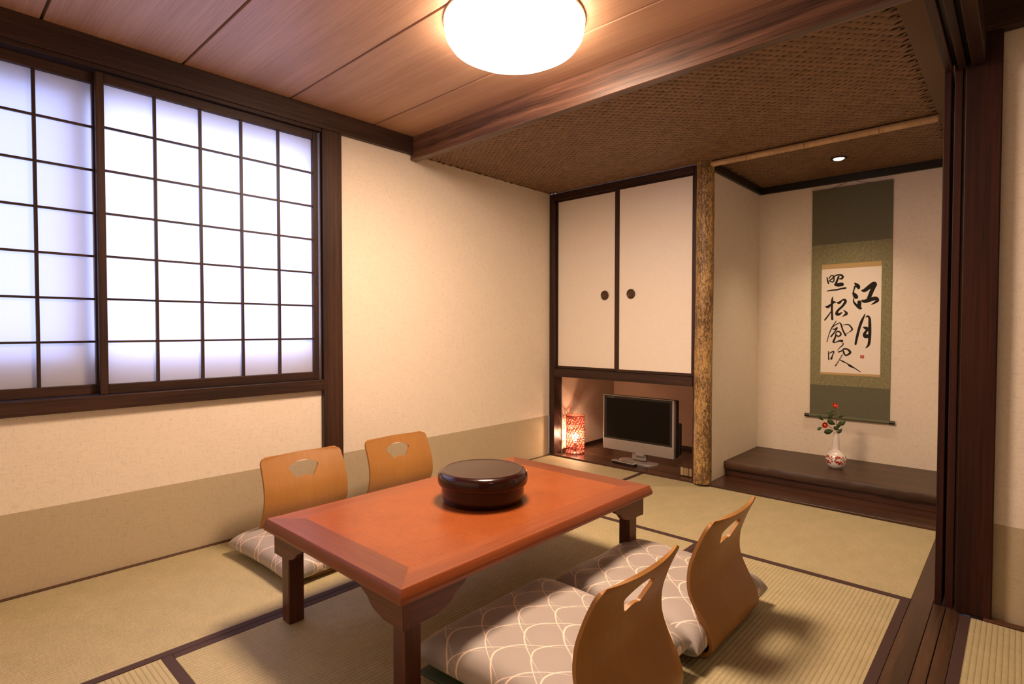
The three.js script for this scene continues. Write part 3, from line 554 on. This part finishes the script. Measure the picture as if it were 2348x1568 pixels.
// ---------------------------------------------------------------- legless chairs
function chairShape() {
  const pf = smooth([[-.46, .0075], [-.25, .0075], [-.10, .0075], [-.045, .011], [-.016, .028], [-.009, .055], [-.024, .10], [-.052, .150], [-.073, .195], [-.078, .228], [-.069, .285], [-.046, .34], [-.021, .39], [.004, .438]]);
  const wf = [[0, .205], [.03, .207], [.10, .213], [.20, .216], [.30, .211], [.438, .207]];
  const half = y => { let i = 0; while (i < wf.length - 2 && y > wf[i + 1][0]) i++; const t = clamp((y - wf[i][0]) / (wf[i + 1][0] - wf[i][0])); let w = wf[i][1] + (wf[i + 1][1] - wf[i][1]) * t; const r = .028, e = y - (.438 - r); if (e > 0) w -= r - Math.sqrt(Math.max(0, r * r - e * e)); return w; };
  const T = .0055, all = pf.getSpacedPoints(300), cut = all.findIndex(p => p.x > -.10), lens = all.length - 1;
  function sheet(i0, i1, nv, nu) {
    const P = [], idx = [], uvs = [], dense = k => Math.round(i0 + (i1 - i0) * k / nv);
    const pt = (i, s) => { const p = all[i], y = p.y, hw = i < cut ? half(0) * (1 - .10 * Math.pow(clamp((-.36 - p.x) / .10), 2)) : half(y), k = .021 * sm(clamp((y - .16) / .26)); return new THREE.Vector3(p.x - k * s * s, y, s * hw); };
    const nrm = (i, s) => { const a = pt(Math.max(0, i - 1), s), b = pt(Math.min(lens, i + 1), s), c = pt(i, Math.max(-1, s - .02)), d = pt(i, Math.min(1, s + .02)); return b.sub(a).cross(d.sub(c)).normalize(); };
    for (const side of [1, -1]) for (let j = 0; j <= nv; j++) for (let k = 0; k <= nu; k++) { const i = dense(j), s = -1 + 2 * k / nu, q = pt(i, s).addScaledVector(nrm(i, s), T * side); P.push(q); uvs.push(i / lens * .9, s * .22); }
    const id = (side, j, k) => side * (nv + 1) * (nu + 1) + j * (nu + 1) + k, quad = (a, b, c, d) => idx.push(a, b, c, a, c, d);
    for (let j = 0; j < nv; j++) for (let k = 0; k < nu; k++) { quad(id(0, j, k), id(0, j + 1, k), id(0, j + 1, k + 1), id(0, j, k + 1)); quad(id(1, j, k), id(1, j, k + 1), id(1, j + 1, k + 1), id(1, j + 1, k)); }
    for (let j = 0; j < nv; j++) { quad(id(0, j, 0), id(1, j, 0), id(1, j + 1, 0), id(0, j + 1, 0)); quad(id(0, j, nu), id(0, j + 1, nu), id(1, j + 1, nu), id(1, j, nu)); }
    for (let k = 0; k < nu; k++) { quad(id(0, 0, k), id(0, 0, k + 1), id(1, 0, k + 1), id(1, 0, k)); quad(id(0, nv, k), id(1, nv, k), id(1, nv, k + 1), id(0, nv, k + 1)); }
    let g = new THREE.BufferGeometry(); g.setAttribute('position', new THREE.Float32BufferAttribute(P.flatMap(v => v.toArray()), 3)); g.setAttribute('uv', new THREE.Float32BufferAttribute(uvs, 2)); g.setIndex(idx); g.computeVertexNormals();
    return g;
  }
  const back = sheet(cut, lens, 84, 36), seat = sheet(0, cut, 20, 24);
  // fan-shaped hand hole
  const y0 = .268, a = .66, r1 = .133, r0 = .063; let fp = [];
  for (let k = 0; k <= 32; k++) { const q = -a + 2 * a * k / 32; fp.push([r1 * Math.sin(q), y0 + r1 * Math.cos(q)]); }
  for (let k = 1; k <= 12; k++) { const t = k / 13, q = r1 + (r0 - r1) * t; fp.push([q * Math.sin(a), y0 + q * Math.cos(a)]); }
  for (let k = 0; k <= 16; k++) { const q = a - 2 * a * k / 16; fp.push([r0 * Math.sin(q), y0 + r0 * Math.cos(q)]); }
  for (let k = 1; k <= 12; k++) { const t = k / 13, q = r0 + (r1 - r0) * t; fp.push([-q * Math.sin(a), y0 + q * Math.cos(a)]); }
  for (let n = 0; n < 4; n++) fp = fp.map((p, i) => { const A = fp[(i + fp.length - 1) % fp.length], B = fp[(i + 1) % fp.length]; return [(A[0] + 2 * p[0] + B[0]) / 4, (A[1] + 2 * p[1] + B[1]) / 4]; });
  const f = new THREE.Shape(fp.map(p => new THREE.Vector2(...p)));
  const fg = new THREE.ExtrudeGeometry(f, { depth: .3, bevelEnabled: false }); fg.rotateY(Math.PI / 2); fg.translate(-.25, 0, 0);
  const A = new Brush(toCreasedNormals(back, .5)), B = new Brush(fg); A.updateMatrixWorld(); B.updateMatrixWorld();
  const ev = new Evaluator(); ev.useGroups = false; ev.attributes = ['position', 'normal', 'uv'];
  return { back: ev.evaluate(A, B, SUBTRACTION).geometry, seat: toCreasedNormals(seat, .5) };
}
const cs = chairShape();
function chair(x, z, turn, label) {
  const t = thing('legless_chair', label, 'chair', [x, 0, z], 'legless chairs round the low table'); t.rotation.y = turn; t.userData.local = true;
  t.add(Object.assign(new THREE.Mesh(cs.back, M.ply), { name: 'backrest' }), Object.assign(new THREE.Mesh(cs.seat, M.ply), { name: 'seat' }));
  return t;
}
chair(2.192, 2.320, 0, 'bent plywood legless chair nearest the viewer, its back turned to us');
chair(2.192, 1.703, 0, 'bent plywood legless chair with its back turned, farther from the viewer, near the alcove');
chair(.247, 2.286, Math.PI, 'bent plywood legless chair by the wall, below the paper window');
chair(.247, 1.724, Math.PI, 'bent plywood legless chair by the wall, farther from the viewer, behind the lacquer container');

// ---------------------------------------------------------------- cushions
const seig = (() => {
  const N = 1024, cv = document.createElement('canvas'); cv.width = cv.height = N; const c = cv.getContext('2d');
  c.fillStyle = '#a59e9a'; c.fillRect(0, 0, N, N);
  const cw = N / 4, rh = N / 7;
  for (let j = -2; j < 10; j++) for (let i = -1; i < 7; i++) {    // rows of overlapping wave arcs, thick at the crown
    const cx = (i + (j % 2 ? .5 : 0)) * cw, cy = j * rh; c.fillStyle = '#f2dccd';
    for (let k = 0; k <= 150; k++) { const q = -1 + 2 * k / 150, y = cy + rh * 1.9 * Math.pow(Math.abs(q), 1.75), x = cx + q * cw * .98, r = 1.4 + 3.4 * Math.pow(1 - Math.abs(q), .8) * (.8 + .4 * hash(i, j, 5)); c.beginPath(); c.ellipse(x, y, r, r, 0, 0, 7); c.fill(); }
  }
  const t = new THREE.CanvasTexture(cv); t.colorSpace = THREE.SRGBColorSpace; t.wrapS = t.wrapT = THREE.RepeatWrapping; return t;
})();
const weaveBump = tex(256, 256, [.02, .02], (u, v) => .5 + .25 * Math.sin(u * 6.283 * 16) * Math.sin(v * 6.283 * 16) + .25 * vn(u * 32, v * 32, 32, 32, 171), false); weaveBump.repeat.set(28, 28);
M.cushion = phy({ map: seig, bumpMap: weaveBump, bumpScale: .0003, roughness: .48, sheen: .5, sheenRoughness: .5, sheenColor: col(.6, .55, .55) });
M.green = std({ color: col(.055, .085, .05), roughness: .7 });
function pillow(a, up, down, s) {
  const n = 44, P = [], uv = [], idx = [];
  for (const side of [1, -1]) for (let j = 0; j <= n; j++) for (let i = 0; i <= n; i++) {
    const u = -1 + 2 * i / n, v = -1 + 2 * j / n, uu = Math.sin(u * Math.PI / 2), vv = Math.sin(v * Math.PI / 2);
    const f = Math.pow(Math.max(0, (1 - Math.pow(Math.abs(uu), 9)) * (1 - Math.pow(Math.abs(vv), 9))), .46), pin = 1 - .045 * (1 - vv * vv) * Math.pow(Math.abs(uu), 3), pin2 = 1 - .045 * (1 - uu * uu) * Math.pow(Math.abs(vv), 3);
    const wr = .006 * (vn(uu * 5 + 9, vv * 5 + 9, 40, 40, s) - .5) + .010 * (vn(uu * 2 + 9, vv * 2 + 9, 40, 40, s + 1) - .5);
    const crown = .80 + .20 * (1 - uu * uu) * (1 - vv * vv);
    P.push(a * uu * pin, down + (side > 0 ? up * f * crown + wr * f : -down * f) - .006 * Math.pow(Math.abs(uu * vv), 3), a * vv * pin2); uv.push((vv + 1) / 2, (-uu + 1) / 2);
  }
  const id = (s2, j, i) => s2 * (n + 1) * (n + 1) + j * (n + 1) + i;
  for (let j = 0; j < n; j++) for (let i = 0; i < n; i++) { idx.push(id(0, j, i), id(0, j + 1, i), id(0, j + 1, i + 1), id(0, j, i), id(0, j + 1, i + 1), id(0, j, i + 1)); idx.push(id(1, j, i), id(1, j, i + 1), id(1, j + 1, i + 1), id(1, j, i), id(1, j + 1, i + 1), id(1, j + 1, i)); }
  const g = new THREE.BufferGeometry(); g.setAttribute('position', new THREE.Float32BufferAttribute(P, 3)); g.setAttribute('uv', new THREE.Float32BufferAttribute(uv, 2)); g.setIndex(idx); g.computeVertexNormals(); return g;
}
function cushion(x, y, z, turn, label, s, m = M.cushion, up = .062, down = .040, a = .285, name = 'floor_cushion') {
  const g = pillow(a, up, down, s), c = new THREE.Mesh(g, m); c.name = numbered(name); c.position.set(x, y, z); c.rotation.y = turn; c.userData = { label, category: 'cushion', group: 'floor cushions on the legless chairs' }; scene.add(c); return c;
}
cushion(1.866, .048, 2.294, .02, 'grey wave-patterned floor cushion on the chair nearest the viewer', 301, M.cushion, .070, .048, .298);
cushion(1.886, .014, 1.690, -.02, 'grey wave-patterned floor cushion on the far chair near the alcove', 311, M.cushion, .086, .054, .298);
cushion(.470, .014, 2.318, Math.PI + .03, 'grey wave-patterned floor cushion on the chair below the paper window', 321, M.cushion, .066, .046);
cushion(.490, .014, 1.735, Math.PI, 'grey wave-patterned floor cushion on the far chair by the wall, hidden behind the table', 331, M.cushion, .06, .045);
cushion(1.858, .0135, 2.298, .02, 'flat dark green pad under the grey cushion nearest the viewer', 341, M.green, .012, .022, .288, 'seat_pad');

// ---------------------------------------------------------------- lamps
{
  const at = [1.385, CEIL, 1.950], lp = thing('ceiling_lamp', 'large round white ceiling lamp, lit, in the board ceiling', 'ceiling lamp', at);
  const rim = lathe([[.25, -.0005], [.276, -.001], [.280, -.004], [.280, -.010], [.275, -.013], [.25, -.013]], 72); rim.translate(...at); part('rim', rim, std({ color: col(.8, .7, .55), roughness: .5 }), lp);
  const dome = lathe([[.276, -.0125], [.276, -.035], [.270, -.062], [.252, -.088], [.215, -.108], [.16, -.122], [.08, -.130], [.0001, -.132]], 72); dome.translate(...at);
  part('lamp_shade', dome, std({ color: 0xffffff, emissive: WARM.clone().lerp(col(1, .9, .75), .35), emissiveIntensity: ROOM_GLOW, roughness: .5 }), lp);
  const l = new THREE.RectAreaLight(WARM, ROOM_LAMP, .44, .44); l.position.set(0, -.140, 0); l.rotation.x = -Math.PI / 2; l.name = 'ceiling_lamp_light'; lp.add(l);
}
{
  const at = [3.32, CEIL + .03, 2.85], lp = thing('ceiling_lamp', 'round ceiling lamp of the next room, above and behind the viewer', 'ceiling lamp', at);
  const dome = lathe([[.25, -.002], [.25, -.03], [.235, -.07], [.18, -.10], [.08, -.115], [.0001, -.118]], 64); dome.translate(...at);
  part('lamp_shade', dome, std({ color: 0xffffff, emissive: WARM, emissiveIntensity: 5, roughness: .5 }), lp);
  const l = new THREE.RectAreaLight(WARM, NEXT_LAMP, .42, .42); l.position.set(0, -.126, 0); l.rotation.x = -Math.PI / 2; l.name = 'next_room_lamp_light'; lp.add(l);
}
{
  const at = [2.0, BASKET - .003, -.482], d = thing('downlight', 'small round downlight, lit, in the alcove ceiling', 'downlight', at);
  const ring = lathe([[.034, .004], [.046, .002], [.049, -.002], [.046, -.006], [.036, -.006], [.032, .002]], 48); ring.translate(...at); part('trim_ring', ring, M.black, d);
  const lens = new THREE.SphereGeometry(.031, 28, 14); lens.scale(1, .3, 1); lens.translate(at[0], at[1] - .004, at[2]); part('lens', lens, std({ color: 0xffffff, emissive: col(1, .85, .62), emissiveIntensity: 9 }), d);
  const l = new THREE.SpotLight(col(1, .74, .46), SPOT, 0, .85, .9); l.position.set(0, -.022, 0); l.target.position.set(0, -1, 0); l.shadow.radius = 1.4; l.castShadow = true; l.name = 'downlight_light'; d.add(l, l.target);
}

scene.traverse(o => { if (o.isMesh) { o.castShadow = true; o.receiveShadow = true; } });
renderer.render(scene, camera);
